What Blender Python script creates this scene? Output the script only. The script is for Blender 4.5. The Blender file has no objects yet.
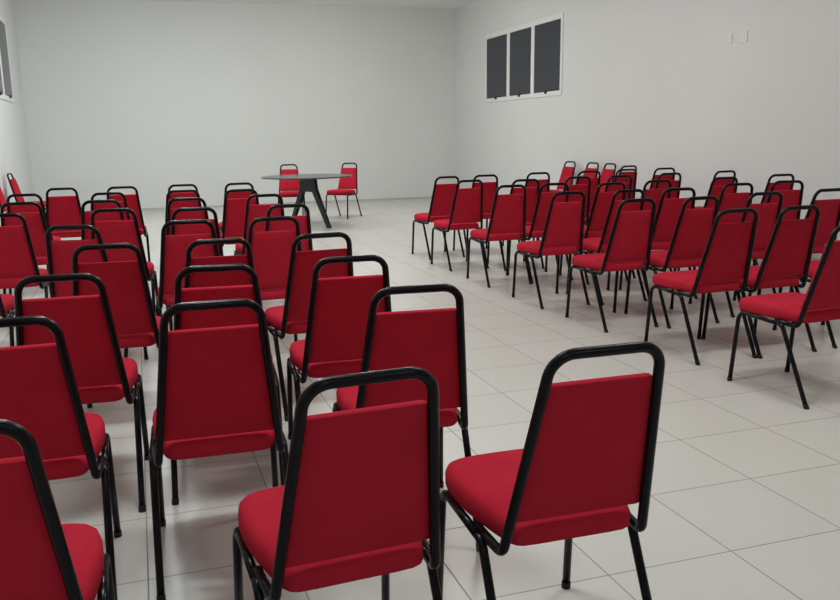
import bpy, bmesh, math, random
from mathutils import Vector, Matrix

random.seed(4)
S = bpy.context.scene
COL = S.collection

# ------------------------------------------------------------------ camera
F_PX, PITCH, ROLL, YAW = 819.82, 0.20388, -0.01844, 0.30077
CAM_H, CX, CY = 1.360, 397.64, 304.62
cy_, sy_ = math.cos(YAW), math.sin(YAW)
fwd = Vector((sy_, cy_, 0)); rgt = Vector((cy_, -sy_, 0)); up = Vector((0, 0, 1))
fwd, up = fwd * math.cos(PITCH) - up * math.sin(PITCH), up * math.cos(PITCH) + fwd * math.sin(PITCH)
rgt, up = rgt * math.cos(ROLL) + up * math.sin(ROLL), up * math.cos(ROLL) - rgt * math.sin(ROLL)
cd = bpy.data.cameras.new('camera')
cam = bpy.data.objects.new('camera', cd)
COL.objects.link(cam)
M = Matrix((rgt, up, -fwd)).transposed().to_4x4()
M.translation = Vector((0, 0, CAM_H))
cam.matrix_world = M
cd.sensor_fit = 'HORIZONTAL'
cd.sensor_width = 36
cd.lens = F_PX * 36 / 840
cd.shift_x = (420 - CX) / 840
cd.shift_y = (CY - 300) / 840
cd.clip_start = 0.05
S.camera = cam

# ------------------------------------------------------------------ world, lamps, exposure
S.view_settings.view_transform = 'Standard'
S.view_settings.look = 'None'
S.view_settings.gamma = 1.0
S.view_settings.use_curve_mapping = False
S.view_settings.exposure = -0.33
w = bpy.data.worlds.new('night'); S.world = w
w.use_nodes = True
w.node_tree.nodes['Background'].inputs[0].default_value = (0.02, 0.025, 0.035, 1)   # night outside
w.node_tree.nodes['Background'].inputs[1].default_value = 0.3

CEIL = 3.93
XL, XR, YB, YF = -1.90, 6.62, 16.93, -6.0
# ceiling lamps and one added fill pair: a downward diffuser and the bulb glowing round it: x, y, diffuser power, bulb power, colour
COOL, WARM = (0.925, 1.0, 1.0), (1.0, 0.985, 0.945)
LAMPS_AND_FILL = [
    (0.3, -2.5, 22, 4, COOL), (3.0, -2.5, 18, 4, WARM),  # unseen fill pair behind the camera, added to brighten the chair backs
    (0.3, 3.0, 56, 14, COOL), (3.0, 3.0, 34, 10, WARM),
    (0.3, 8.4, 78, 24, COOL), (3.2, 8.4, 38, 14, WARM),
    (0.3, 13.3, 56, 22, COOL), (3.5, 13.3, 46, 21, WARM),
]
for (lx, ly, pa, pb, colr) in LAMPS_AND_FILL:
    ld = bpy.data.lights.new('lamp_or_fill_area', 'AREA')
    ld.shape = 'RECTANGLE'; ld.size = 1.25; ld.size_y = 0.32
    ld.energy = pa; ld.color = colr
    lo = bpy.data.objects.new('lamp_or_fill_area', ld)
    lo.location = (lx, ly, CEIL - 0.10)
    COL.objects.link(lo)
    ld = bpy.data.lights.new('lamp_or_fill_point', 'POINT')
    ld.shadow_soft_size = 0.12
    ld.energy = pb * 2.2; ld.color = colr
    lo = bpy.data.objects.new('lamp_or_fill_point', ld)
    lo.location = (lx, ly, CEIL - 0.45)
    COL.objects.link(lo)

# ------------------------------------------------------------------ materials
def mat(name, color, rough=0.5, metal=0.0, spec=0.5):
    m = bpy.data.materials.new(name); m.use_nodes = True
    b = m.node_tree.nodes['Principled BSDF']
    b.inputs['Base Color'].default_value = (*color, 1)
    b.inputs['Roughness'].default_value = rough
    b.inputs['Metallic'].default_value = metal
    b.inputs['Specular IOR Level'].default_value = spec
    return m, m.node_tree.nodes, m.node_tree.links, b

def wall_paint(name, color):
    m, n, l, b = mat(name, color, 0.62, 0, 0.35)
    g = n.new('ShaderNodeNewGeometry')
    t = n.new('ShaderNodeTexNoise'); t.inputs['Scale'].default_value = 0.9; t.inputs['Detail'].default_value = 4
    l.new(g.outputs['Position'], t.inputs['Vector'])
    r = n.new('ShaderNodeValToRGB')
    r.color_ramp.elements[0].position = 0.3; r.color_ramp.elements[1].position = 0.7
    r.color_ramp.elements[0].color = (*[c * 0.975 for c in color], 1)
    r.color_ramp.elements[1].color = (*color, 1)
    l.new(t.outputs['Fac'], r.inputs['Fac']); l.new(r.outputs['Color'], b.inputs['Base Color'])
    t2 = n.new('ShaderNodeTexNoise'); t2.inputs['Scale'].default_value = 160
    l.new(g.outputs['Position'], t2.inputs['Vector'])
    bp = n.new('ShaderNodeBump'); bp.inputs['Strength'].default_value = 0.05; bp.inputs['Distance'].default_value = 0.002
    l.new(t2.outputs['Fac'], bp.inputs['Height']); l.new(bp.outputs['Normal'], b.inputs['Normal'])
    return m

M_WALL = wall_paint('white_wall_paint', (0.735, 0.745, 0.735))
M_CEIL = wall_paint('white_ceiling_paint', (0.86, 0.865, 0.85))

def tile_floor():
    TX, TY, OX, OY = 0.4584, 0.4518, 2.2245, 2.4935
    m, n, l, b = mat('glazed_floor_tile', (0.6, 0.58, 0.54), 0.3, 0, 0.4)
    g = n.new('ShaderNodeNewGeometry')
    sep = n.new('ShaderNodeSeparateXYZ'); l.new(g.outputs['Position'], sep.inputs[0])
    def math_(op, a, bb=None, c=None):
        q = n.new('ShaderNodeMath'); q.operation = op
        for i, v in enumerate((a, bb, c)):
            if v is None: continue
            if isinstance(v, (int, float)): q.inputs[i].default_value = v
            else: l.new(v, q.inputs[i])
        return q.outputs[0]
    masks, ids = [], []
    for ax, off, TILE in (('X', OX, TX), ('Y', OY, TY)):
        u = math_('DIVIDE', math_('SUBTRACT', sep.outputs[ax], off), TILE)
        ids.append(math_('FLOOR', math_('ADD', u, 0.0)))
        fr = math_('FRACT', math_('ADD', u, 100.5))
        d = math_('ABSOLUTE', math_('SUBTRACT', fr, 0.5))          # 0 on the joint
        masks.append(math_('LESS_THAN', d, 0.0034 / 2 / TILE + 0.0012))
    joint = math_('MAXIMUM', masks[0], masks[1])
    cmb = n.new('ShaderNodeCombineXYZ'); l.new(ids[0], cmb.inputs[0]); l.new(ids[1], cmb.inputs[1])
    wn = n.new('ShaderNodeTexWhiteNoise'); wn.noise_dimensions = '3D'; l.new(cmb.outputs[0], wn.inputs['Vector'])
    nz = n.new('ShaderNodeTexNoise'); nz.inputs['Scale'].default_value = 3.0; nz.inputs['Detail'].default_value = 5
    l.new(g.outputs['Position'], nz.inputs['Vector'])
    val = math_('ADD', math_('MULTIPLY', wn.outputs['Value'], 0.045), math_('MULTIPLY', nz.outputs['Fac'], 0.04))
    sc = math_('ADD', val, 0.95)
    hs = n.new('ShaderNodeMixRGB'); hs.blend_type = 'MULTIPLY'; hs.inputs[0].default_value = 1
    hs.inputs[1].default_value = (0.585, 0.568, 0.532, 1)
    cc = n.new('ShaderNodeCombineXYZ')
    for i in range(3): l.new(sc, cc.inputs[i])
    l.new(cc.outputs[0], hs.inputs[2])
    mx = n.new('ShaderNodeMixRGB'); l.new(joint, mx.inputs[0]); l.new(hs.outputs[0], mx.inputs[1])
    mx.inputs[2].default_value = (0.26, 0.24, 0.21, 1)
    l.new(mx.outputs[0], b.inputs['Base Color'])
    ro = math_('ADD', math_('MULTIPLY', nz.outputs['Fac'], 0.03), math_('MULTIPLY', joint, 0.4))
    l.new(math_('ADD', ro, 0.27), b.inputs['Roughness'])
    bp = n.new('ShaderNodeBump'); bp.inputs['Strength'].default_value = 0.35; bp.inputs['Distance'].default_value = 0.002
    l.new(math_('SUBTRACT', 1.0, joint), bp.inputs['Height']); l.new(bp.outputs['Normal'], b.inputs['Normal'])
    return m
M_FLOOR = tile_floor()

def fabric():
    m, n, l, b = mat('red_woven_fabric', (0.42, 0.012, 0.026), 0.9, 0, 0.04)
    tc = n.new('ShaderNodeTexCoord')
    t = n.new('ShaderNodeTexNoise'); t.inputs['Scale'].default_value = 9; t.inputs['Detail'].default_value = 4
    l.new(tc.outputs['Object'], t.inputs['Vector'])
    r = n.new('ShaderNodeValToRGB')
    r.color_ramp.elements[0].position = 0.3; r.color_ramp.elements[1].position = 0.72
    r.color_ramp.elements[0].color = (0.43, 0.018, 0.037, 1); r.color_ramp.elements[1].color = (0.48, 0.021, 0.042, 1)
    l.new(t.outputs['Fac'], r.inputs['Fac']); l.new(r.outputs['Color'], b.inputs['Base Color'])
    b.inputs['Sheen Weight'].default_value = 0.015
    b.inputs['Sheen Roughness'].default_value = 0.5
    b.inputs['Sheen Tint'].default_value = (1, 0.35, 0.4, 1)
    wv = n.new('ShaderNodeTexNoise'); wv.inputs['Scale'].default_value = 420
    l.new(tc.outputs['Object'], wv.inputs['Vector'])
    bp = n.new('ShaderNodeBump'); bp.inputs['Strength'].default_value = 0.12; bp.inputs['Distance'].default_value = 0.001
    l.new(wv.outputs['Fac'], bp.inputs['Height']); l.new(bp.outputs['Normal'], b.inputs['Normal'])
    return m
M_RED = fabric()

def black_paint(name, color, rough, spec=0.3):
    m, n, l, b = mat(name, color, rough, 0, spec)
    tc = n.new('ShaderNodeTexCoord')
    t = n.new('ShaderNodeTexNoise'); t.inputs['Scale'].default_value = 25; t.inputs['Detail'].default_value = 3
    l.new(tc.outputs['Object'], t.inputs['Vector'])
    mr = n.new('ShaderNodeMapRange'); mr.inputs['To Min'].default_value = rough - 0.05; mr.inputs['To Max'].default_value = rough + 0.08
    l.new(t.outputs['Fac'], mr.inputs['Value']); l.new(mr.outputs[0], b.inputs['Roughness'])
    return m
M_TUBE = black_paint('black_painted_steel', (0.0045, 0.0045, 0.006), 0.22, 0.17)
M_CAP = black_paint('black_rubber', (0.010, 0.010, 0.010), 0.6)
M_TABLE = black_paint('dark_table_laminate', (0.055, 0.055, 0.058), 0.22)
M_TLEG = black_paint('dark_table_leg_paint', (0.010, 0.011, 0.016), 0.4)
M_FRAME = mat('white_window_aluminium', (0.80, 0.80, 0.79), 0.4)[0]
M_PANE = black_paint('night_dark_glass', (0.036, 0.040, 0.050), 0.2)  # opaque pane; the night darkness outside is put into its colour
M_LATCH = black_paint('black_latch_plastic', (0.015, 0.015, 0.017), 0.45)
M_PLATE = mat('white_wall_plate_plastic', (0.76, 0.76, 0.74), 0.4)[0]
M_SKIRT = wall_paint('pale_skirting_tile', (0.52, 0.515, 0.49))

# ------------------------------------------------------------------ helpers
def obj(name, bm, m, parent=None, smooth=True, kind=None):
    bmesh.ops.recalc_face_normals(bm, faces=bm.faces[:])
    me = bpy.data.meshes.new(name); bm.to_mesh(me); bm.free()
    me.materials.append(m)
    if smooth:
        for p in me.polygons: p.use_smooth = True
    o = bpy.data.objects.new(name, me); COL.objects.link(o)
    if parent: o.parent = parent
    if kind: o['kind'] = kind
    return o

def box(bm, x0, x1, y0, y1, z0, z1, bevel=0.0):
    vs = [bm.verts.new((x, y, z)) for z in (z0, z1) for y in (y0, y1) for x in (x0, x1)]
    fs = [(0, 2, 3, 1), (4, 5, 7, 6), (0, 1, 5, 4), (2, 6, 7, 3), (0, 4, 6, 2), (1, 3, 7, 5)]
    faces = [bm.faces.new([vs[i] for i in f]) for f in fs]
    if bevel:
        es = list({e for f in faces for e in f.edges})
        bmesh.ops.bevel(bm, geom=es, offset=bevel, segments=2, affect='EDGES', profile=0.5)

def round_path(pts, radii, seg=6):
    """polyline with its inner corners replaced by arcs"""
    P = [Vector(p) for p in pts]
    out = [P[0]]
    for i in range(1, len(P) - 1):
        r = radii[i - 1]
        a = (P[i - 1] - P[i]); b = (P[i + 1] - P[i])
        la, lb = a.length, b.length; a.normalize(); b.normalize()
        ang = a.angle(b)
        t = min(r / math.tan(ang / 2), la * 0.49, lb * 0.49)
        r = t * math.tan(ang / 2)
        bis = (a + b).normalized()
        c = P[i] + bis * (r / math.sin(ang / 2))
        s, e = P[i] + a * t - c, P[i] + b * t - c
        tot = s.angle(e)
        for k in range(seg + 1):
            f = k / seg
            out.append(c + (s * math.sin((1 - f) * tot) + e * math.sin(f * tot)) / math.sin(tot))
    out.append(P[-1])
    return out

def tube(bm, path, r, n=12, caps=True, ry=None):
    ry = ry or r
    rings = []
    prev = None
    for i, p in enumerate(path):
        if i == 0: t = path[1] - path[0]
        elif i == len(path) - 1: t = path[-1] - path[-2]
        else: t = (path[i + 1] - p).normalized() + (p - path[i - 1]).normalized()
        t.normalize()
        if prev is None:
            ref = Vector((0, 1, 0)) if abs(t.y) < 0.9 else Vector((1, 0, 0))
            u = (ref - t * ref.dot(t)).normalized()
        else:
            u = (prev - t * prev.dot(t)).normalized()
        prev = u; v = t.cross(u)
        rings.append([bm.verts.new(p + u * r * math.cos(2 * math.pi * k / n) + v * ry * math.sin(2 * math.pi * k / n)) for k in range(n)])
    for a, b in zip(rings, rings[1:]):
        for k in range(n):
            bm.faces.new((a[k], a[(k + 1) % n], b[(k + 1) % n], b[k]))
    if caps:
        bm.faces.new(rings[0][::-1]); bm.faces.new(rings[-1])

def cushion(bm, outline, layers, xf):
    """outline: closed list of 2D points; layers: (inset, height); xf maps (u, v, h) to 3D"""
    n = len(outline)
    cx = sum(p[0] for p in outline) / n; cyy = sum(p[1] for p in outline) / n
    hw = max(abs(p[0] - cx) for p in outline); hh = max(abs(p[1] - cyy) for p in outline)
    rings = []
    for ins, h in layers:
        sx, sy = 1 - ins / hw, 1 - ins / hh
        rings.append([bm.verts.new(xf(cx + (p[0] - cx) * sx, cyy + (p[1] - cyy) * sy, h)) for p in outline])
    for a, b in zip(rings, rings[1:]):
        for k in range(n):
            bm.faces.new((a[k], a[(k + 1) % n], b[(k + 1) % n], b[k]))
    for ring, h in ((rings[0], layers[0][1]), (rings[-1], layers[-1][1])):
        c = bm.verts.new(xf(cx, cyy, h))
        for k in range(n): bm.faces.new((ring[k], ring[(k + 1) % n], c))

def thing(name, label, cat, loc=(0, 0, 0), rz=0.0, group=None):
    o = bpy.data.objects.new(name, None); COL.objects.link(o)
    o.empty_display_size = 0.1
    o.location = loc; o.rotation_euler = (0, 0, rz)
    o['label'] = label; o['category'] = cat
    if group: o['group'] = group
    return o

# ------------------------------------------------------------------ the room
def slab(name, b, m):
    bm = bmesh.new(); box(bm, *b)
    return obj(name, bm, m, smooth=False, kind='structure')
T = 0.15
slab('floor', (XL - T, XR + T, YF - T, YB + T, -0.12, 0.0), M_FLOOR)
slab('ceiling', (XL - T, XR + T, YF - T, YB + T, CEIL, CEIL + 0.12), M_CEIL)
slab('wall_back', (XL - T, XR + T, YB, YB + T, 0, CEIL), M_WALL)
slab('wall_front', (XL - T, XR + T, YF - T, YF, 0, CEIL), M_WALL)

def wall_with_hole(name, x0, x1, wy0, wy1, wz0, wz1):
    bm = bmesh.new()
    box(bm, x0, x1, YF, wy0, 0, CEIL)
    box(bm, x0, x1, wy1, YB, 0, CEIL)
    box(bm, x0, x1, wy0, wy1, 0, wz0)
    box(bm, x0, x1, wy0, wy1, wz1, CEIL)
    return obj(name, bm, M_WALL, smooth=False, kind='structure')
WR = (12.19, 15.26, 1.945, 3.215)
WL = (12.38, 15.45, 2.01, 3.34)
wall_with_hole('wall_right', XR, XR + T, *WR)
wall_with_hole('wall_left', XL - T, XL, *WL)

SK = 0.04
slab('baseboard_back', (XL, XR, YB - 0.012, YB, 0, SK), M_SKIRT)
slab('baseboard_right', (XR - 0.012, XR, YF, YB - 0.012, 0, SK), M_SKIRT)
slab('baseboard_left', (XL, XL + 0.012, YF, YB - 0.012, 0, SK), M_SKIRT)

def window(name, x, side, y0, y1, z0, z1):
    """three-light white window with night-dark glass; side=+1 on the right wall, -1 on the left"""
    root = bpy.data.objects.new(name, None); COL.objects.link(root)
    root.location = (x, (y0 + y1) / 2, z0); root['kind'] = 'structure'
    hl = (y1 - y0) / 2; h = z1 - z0
    fr, mu = 0.085, 0.12
    xa, xb = (-0.018, 0.07) if side > 0 else (-0.07, 0.018)
    bm = bmesh.new()
    box(bm, xa, xb, -hl, hl, 0, fr * 0.9, 0.004)
    box(bm, xa, xb, -hl, hl, h - fr, h, 0.004)
    box(bm, xa, xb, -hl, -hl + fr * 0.75, fr * 0.9, h - fr, 0.004)
    box(bm, xa, xb, hl - fr * 0.75, hl, fr * 0.9, h - fr, 0.004)
    pw = (2 * hl - 1.5 * fr) / 3
    for k in (1, 2):
        yc = -hl + fr * 0.75 + pw * k
        box(bm, xa, xb, yc - mu / 2, yc + mu / 2, fr * 0.9, h - fr, 0.004)
    obj('window_frame', bm, M_FRAME, root, smooth=False)
    for k in range(3):
        ya = -hl + fr * 0.75 + pw * k + (mu / 2 if k else 0)
        yb = -hl + fr * 0.75 + pw * (k + 1) - (mu / 2 if k < 2 else 0)
        bm = bmesh.new()
        xc = -0.006 * side
        box(bm, xc - 0.004, xc + 0.004, ya, yb, fr * 0.9, h - fr)
        obj('pane', bm, M_PANE, root, smooth=False)
        bm = bmesh.new()
        yc = (ya + yb) / 2
        xi = -0.018 * side
        box(bm, min(xi, xi - 0.025 * side), max(xi, xi - 0.025 * side), yc - 0.03, yc + 0.03, fr * 0.55, fr * 1.15, 0.005)
        obj('latch', bm, M_LATCH, root, smooth=False)
    return root
window('window_1', XR, 1, *WR)
window('window_2', XL, -1, *WL)

# ------------------------------------------------------------------ the chair
FR_X, FR_Y = 0.206, 0.403          # front feet
RR_X, RR_Y = 0.206, -0.111         # rear feet
RAIL_Z = 0.397
TOP_Z, TOP_Y, TOP_X = 0.900, -0.132, 0.131
BOT_X = 0.186
def back_at(z):                    # line of the back's side tubes
    f = (TOP_Z - z) / (TOP_Z - 0.40)
    return TOP_X + (BOT_X - TOP_X) * f, TOP_Y + (0.0 - TOP_Y) * f

def seat_bm():
    half = [(0.0, -0.015), (0.10, -0.015), (0.136, -0.013), (0.152, -0.006), (0.163, 0.010), (0.1695, 0.032), (0.178, 0.065), (0.191, 0.13), (0.201, 0.20), (0.2045, 0.27),
            (0.2025, 0.325), (0.193, 0.372), (0.174, 0.407), (0.142, 0.427), (0.095, 0.436), (0.045, 0.439), (0.0, 0.440)]
    out = half + [(-x, y) for x, y in half[-2:0:-1]]
    bm = bmesh.new()
    Z = 0.401
    cushion(bm, out, [(0.02, Z), (0.006, Z + 0.002), (0.0, Z + 0.010), (0.0, Z + 0.045), (0.004, Z + 0.058), (0.012, Z + 0.066), (0.026, Z + 0.0715), (0.05, Z + 0.0745), (0.09, Z + 0.0765), (0.15, Z + 0.077)],
            lambda u, v, h: Vector((u, v, h - (0.012 * max(0, (v - 0.36) / 0.08) if h > Z + 0.03 else 0)
                                - (0.014 * max(0, min(1, (0.16 - v) / 0.16)) * (h - Z) / 0.071))))
    return bm

def pad_bm():
    z0, z1 = 0.467, 0.822
    def ed(z): return back_at(z)[0] - 0.004
    pts = []
    N = 8
    r = 0.010
    pts += [(0.0, z0), (ed(z0) - r, z0), (ed(z0) - r * 0.3, z0 + r * 0.3), (ed(z0 + r), z0 + r)]
    for k in range(1, N): 
        z = z0 + r + (z1 - z0 - 2 * r) * k / N
        pts.append((ed(z), z))
    pts += [(ed(z1 - r), z1 - r), (ed(z1) - r * 0.3, z1 - r * 0.3), (ed(z1) - r, z1), (0.0, z1)]
    out = pts + [(-x, z) for x, z in pts[-2:0:-1]]
    nrm = Vector((0, 0.967, 0.2553))
    def xf(u, v, h):
        y = back_at(v)[1]
        return Vector((u, y, v)) + nrm * h
    bm = bmesh.new()
    cushion(bm, out, [(0.05, 0.0015), (0.005, 0.002), (0.001, 0.004), (0.0, 0.007), (0.0, 0.018), (0.003, 0.024), (0.010, 0.029), (0.035, 0.033), (0.08, 0.036)], xf)
    return bm

def back_frame_bm():
    bm = bmesh.new()
    pts = [(-0.196, 0.125, RAIL_Z + 0.002), (-0.190, 0.045, RAIL_Z - 0.004), (-BOT_X, -0.006, RAIL_Z - 0.006), (-TOP_X, TOP_Y, TOP_Z),
           (TOP_X, TOP_Y, TOP_Z), (BOT_X, -0.006, RAIL_Z - 0.006), (0.190, 0.045, RAIL_Z - 0.004), (0.196, 0.125, RAIL_Z + 0.002)]
    path = round_path(pts, [0.10, 0.028, 0.057, 0.057, 0.028, 0.10], 7)
    tube(bm, path, 0.0125, 12)
    return bm

def side_paths(s):
    front_top = (s * 0.200, 0.345, RAIL_Z)
    rear_top = (s * 0.205, 0.075, RAIL_Z - 0.010)
    pts = [(s * FR_X, FR_Y, 0.012), (s * 0.2005, 0.372, RAIL_Z), rear_top, (s * RR_X, RR_Y, 0.012)]
    return round_path(pts, [0.05, 0.045], 6)

def make_chair(name, label, cat):
    t = thing(name, label, cat)
    obj('seat', seat_bm(), M_RED, t)
    obj('backrest', pad_bm(), M_RED, t)
    obj('back_frame', back_frame_bm(), M_TUBE, t)
    for s in (-1, 1):
        p = side_paths(s)
        nf, nr = 8, len(p) - 8           # front leg with its bend / rail / rear leg with its bend
        for seg, nm in ((p[:nf], 'leg'), (p[nf - 1:nr + 1], 'side_rail'), (p[nr:], 'leg')):
            bm = bmesh.new(); tube(bm, seg, 0.0118, 12)
            o = obj(nm, bm, M_TUBE, t)
            if nm == 'leg':
                foot = seg[0] if seg is not None and seg[0].z < 0.05 else seg[-1]
                nxt = seg[1] if seg[0].z < 0.05 else seg[-2]
                d = (nxt - foot).normalized()
                base = foot - d * (foot.z - 0.0005) / d.z
                bm = bmesh.new()
                tube(bm, [Vector((base.x, base.y, 0.0005)), Vector((base.x, base.y, 0.006)), base + d * 0.018, base + d * 0.021], 0.0136, 12)
                obj('foot_cap', bm, M_CAP, o)
    bm = bmesh.new()
    tube(bm, [Vector((-0.200, 0.30, RAIL_Z - 0.004)), Vector((0.200, 0.30, RAIL_Z - 0.004))], 0.009, 8)
    obj('stretcher', bm, M_TUBE, t)
    return t

def copy_tree(o, parent=None):
    c = o.copy(); COL.objects.link(c)
    if parent: c.parent = parent
    for ch in o.children: copy_tree(ch, c)
    return c

LEFT, RIGHT = 'chairs of the left block', 'chairs of the right block'
NEAR = ['nearest the camera', 'second from the camera', 'third from the camera', 'fourth from the camera', 'fifth from the camera']
FARW = ['nearest the back wall', 'second from the back wall', 'third from the back wall', 'fourth from the back wall', 'fifth from the back wall']
def place_words(i, n):
    k = (n + 1) // 2
    return NEAR[i] if i < k else FARW[n - 1 - i]

# every column from the camera towards the back wall: x, y, turn
COLUMNS = [
    (LEFT, 'left block, aisle-side column', [
        (0.9355, 1.6225, -0.016), (0.7982, 2.4553, -0.097), (0.760, 3.1448, -0.060), (0.805, 3.9399, 0.06), (0.7288, 4.8632, 0.035),
        (0.9600, 5.7183, 0.044), (0.9668, 6.8366, 0.020), (0.8783, 7.6176, -0.037), (0.9879, 8.7246, -0.019)]),
    (LEFT, 'left block, second column from the aisle', [
        (0.3925, 1.6086, 0.058), (0.178, 2.4526, -0.035), (0.2566, 3.126, -0.099), (0.332, 3.9318, -0.020), (0.2541, 4.9125, -0.041),
        (0.3453, 5.7784, -0.028), (0.354, 6.7709, -0.036), (0.3787, 7.8274, -0.021), (0.429, 8.814, -0.014)]),
    (LEFT, 'left block, third column from the aisle', [
        (-0.347, 1.5666, 0.0), (-0.3705, 2.4273, 0.0), (-0.2807, 3.136, -0.050), (-0.150, 3.9586, -0.060), (-0.3344, 4.916, -0.241),
        (-0.1665, 5.9833, -0.085), (-0.2839, 6.886, -0.027), (-0.2625, 7.8571, -0.014), (-0.1592, 8.7961, -0.004)]),
    (LEFT, 'left block, outermost column by the left wall', [
        (-0.955, 4.93, 0.0), (-0.8647, 5.9354, 0.0), (-0.8661, 6.9931, -0.055), (-0.9684, 8.0849, -0.056), (-0.7312, 8.9096, 0.008)]),
    (RIGHT, 'right block, aisle-side column', [
        (3.2586, 3.2143, 0.061), (3.270, 4.0454, 0.011), (3.2037, 4.9495, 0.032), (3.1582, 5.8024, 0.007), (3.150, 6.8107, -0.010),
        (3.1512, 7.7909, 0.037), (3.2164, 8.6035, 0.066)]),
    (RIGHT, 'right block, second column from the aisle', [
        (3.706, 4.035, 0.012), (3.6721, 4.8952, 0.026), (3.6582, 5.7594, 0.053), (3.597, 6.8525, 0.0), (3.6709, 7.5671, -0.070), (3.7088, 8.6523, -0.058)]),
    (RIGHT, 'right block, third column from the aisle', [
        (4.30, 4.06, 0.0), (4.313, 5.0039, -0.031), (4.1028, 5.7115, -0.097), (4.036, 6.6079, 0.0), (4.3233, 7.6985, -0.022), (4.4161, 8.7715, -0.016)]),
    (RIGHT, 'right block, fourth column from the aisle', [
        (4.9337, 5.0519, 0.0), (4.8611, 5.9484, -0.099), (4.5945, 6.7177, -0.002), (4.7795, 7.649, 0.008), (5.0618, 8.7345, -0.056)]),
    (RIGHT, 'right block, fifth column from the aisle', [
        (5.445, 6.0029, -0.208), (5.381, 6.7712, -0.041), (5.467, 7.7644, 0.010), (5.6306, 8.8513, 0.008)]),
    (RIGHT, 'right block, column beside the right wall', [
        (6.1541, 6.8816, -0.085), (6.2037, 7.8026, 0.047), (6.1615, 8.8369, -0.032)]),
]
proto = make_chair('banquet_chair', '', 'chair')
first = [True]
def chair(x, y, rz, label, group):
    c = proto if first[0] else copy_tree(proto)
    first[0] = False
    c.location = (x, y, 0); c.rotation_euler = (0, 0, rz)
    c['label'] = label; c['category'] = 'chair'; c['group'] = group
    return c
for grp, words, spots in COLUMNS:
    for i, (x, y, rz) in enumerate(spots):
        chair(x, y, rz, 'red padded chair, ' + words + ', ' + place_words(i, len(spots)), grp)
WALLG = 'chairs backed against the side walls'
for (x, y, rz), lab in zip([(6.36, 11.62, 1.66), (6.36, 10.94, 1.65), (6.36, 10.47, 1.59), (6.20, 9.72, 0.20)],
                           ['red chair backed against right wall, farthest from the camera', 'red chair backed against right wall, second farthest from the camera',
                            'red chair backed against right wall, third farthest from the camera', 'red chair near right wall beside the chairs facing the room, turned to the back']):
    chair(x, y, rz, lab, WALLG)
for (x, y, rz), lab in zip([(-1.690, 13.48, -1.66), (-1.690, 11.95, -1.60)],
                           ['red chair against left wall near the far corner, below the window', 'red chair against left wall at the left edge, nearer the camera']):
    chair(x, y, rz, lab, WALLG)
TG = 'chairs at the round table'
chair(2.4362, 13.86, 3.03, 'red chair behind the round black table, facing the camera', TG)
chair(3.4032, 13.7822, 2.42, 'red chair at the right end of the round table, turned towards it', TG)

# ------------------------------------------------------------------ round table
TBL = Vector((2.50, 12.70, 0))
tb = thing('round_table', 'black round table on splayed legs in front of the back wall', 'table', TBL)
bm = bmesh.new()
R, N = 0.705, 96
prof = [(R - 0.012, 0.745), (R - 0.002, 0.748), (R, 0.753), (R, 0.758), (R - 0.003, 0.763), (R - 0.01, 0.765)]
rings = [[bm.verts.new((r * math.cos(2 * math.pi * k / N), r * math.sin(2 * math.pi * k / N), z)) for k in range(N)] for r, z in prof]
for a, b in zip(rings, rings[1:]):
    for k in range(N): bm.faces.new((a[k], a[(k + 1) % N], b[(k + 1) % N], b[k]))
bm.faces.new(rings[0][::-1]); bm.faces.new(rings[-1])
obj('tabletop', bm, M_TABLE, tb, smooth=False)
ang = math.atan2(-0.94, 0.33)
def plate(bm, poly, th):
    """outline (along the base direction, height) given thickness"""
    off = Vector((0.025, 0, 0))
    d = Vector((math.cos(ang), math.sin(ang), 0)); nn = Vector((-d.y, d.x, 0))
    A = [bm.verts.new(off + d * u + Vector((0, 0, z)) - nn * th / 2) for u, z in poly]
    B = [bm.verts.new(off + d * u + Vector((0, 0, z)) + nn * th / 2) for u, z in poly]
    n = len(poly)
    bm.faces.new(A[::-1]); bm.faces.new(B)
    for k in range(n): bm.faces.new((A[k], A[(k + 1) % n], B[(k + 1) % n], B[k]))
    bmesh.ops.bevel(bm, geom=bm.edges[:], offset=0.006, segments=2, affect='EDGES', profile=0.5)
bm = bmesh.new(); plate(bm, [(-0.21, 0.746), (-0.25, 0.52), (0.25, 0.52), (0.21, 0.746)], 0.055)
obj('pedestal_panel', bm, M_TLEG, tb, smooth=False)
for s in (-1, 1):
    bm = bmesh.new()
    plate(bm, [(s * 0.25, 0.56), (s * 0.125, 0.525), (s * 0.52, 0.0005), (s * 0.60, 0.0005)], 0.052)
    obj('leg', bm, M_TLEG, tb, smooth=False)

# ------------------------------------------------------------------ wall plates
def wall_plate(y, z, w_, h_, label):
    t = thing('wall_plate', label, 'wall plate', (XR, y, z))
    bm = bmesh.new(); box(bm, -0.009, 0.0, -w_ / 2, w_ / 2, -h_ / 2, h_ / 2, 0.003)
    obj('cover', bm, M_PLATE, t, smooth=False)
    bm = bmesh.new(); box(bm, -0.012, -0.008, -w_ * 0.2, w_ * 0.2, -h_ * 0.28, h_ * 0.28, 0.001)
    obj('insert', bm, M_PLATE, t, smooth=False)
wall_plate(8.24, 2.375, 0.075, 0.11, 'small white wall plate, left and smaller one of two high on right wall')
wall_plate(8.02, 2.375, 0.125, 0.13, 'white wall plate, right and larger one of two high on right wall')
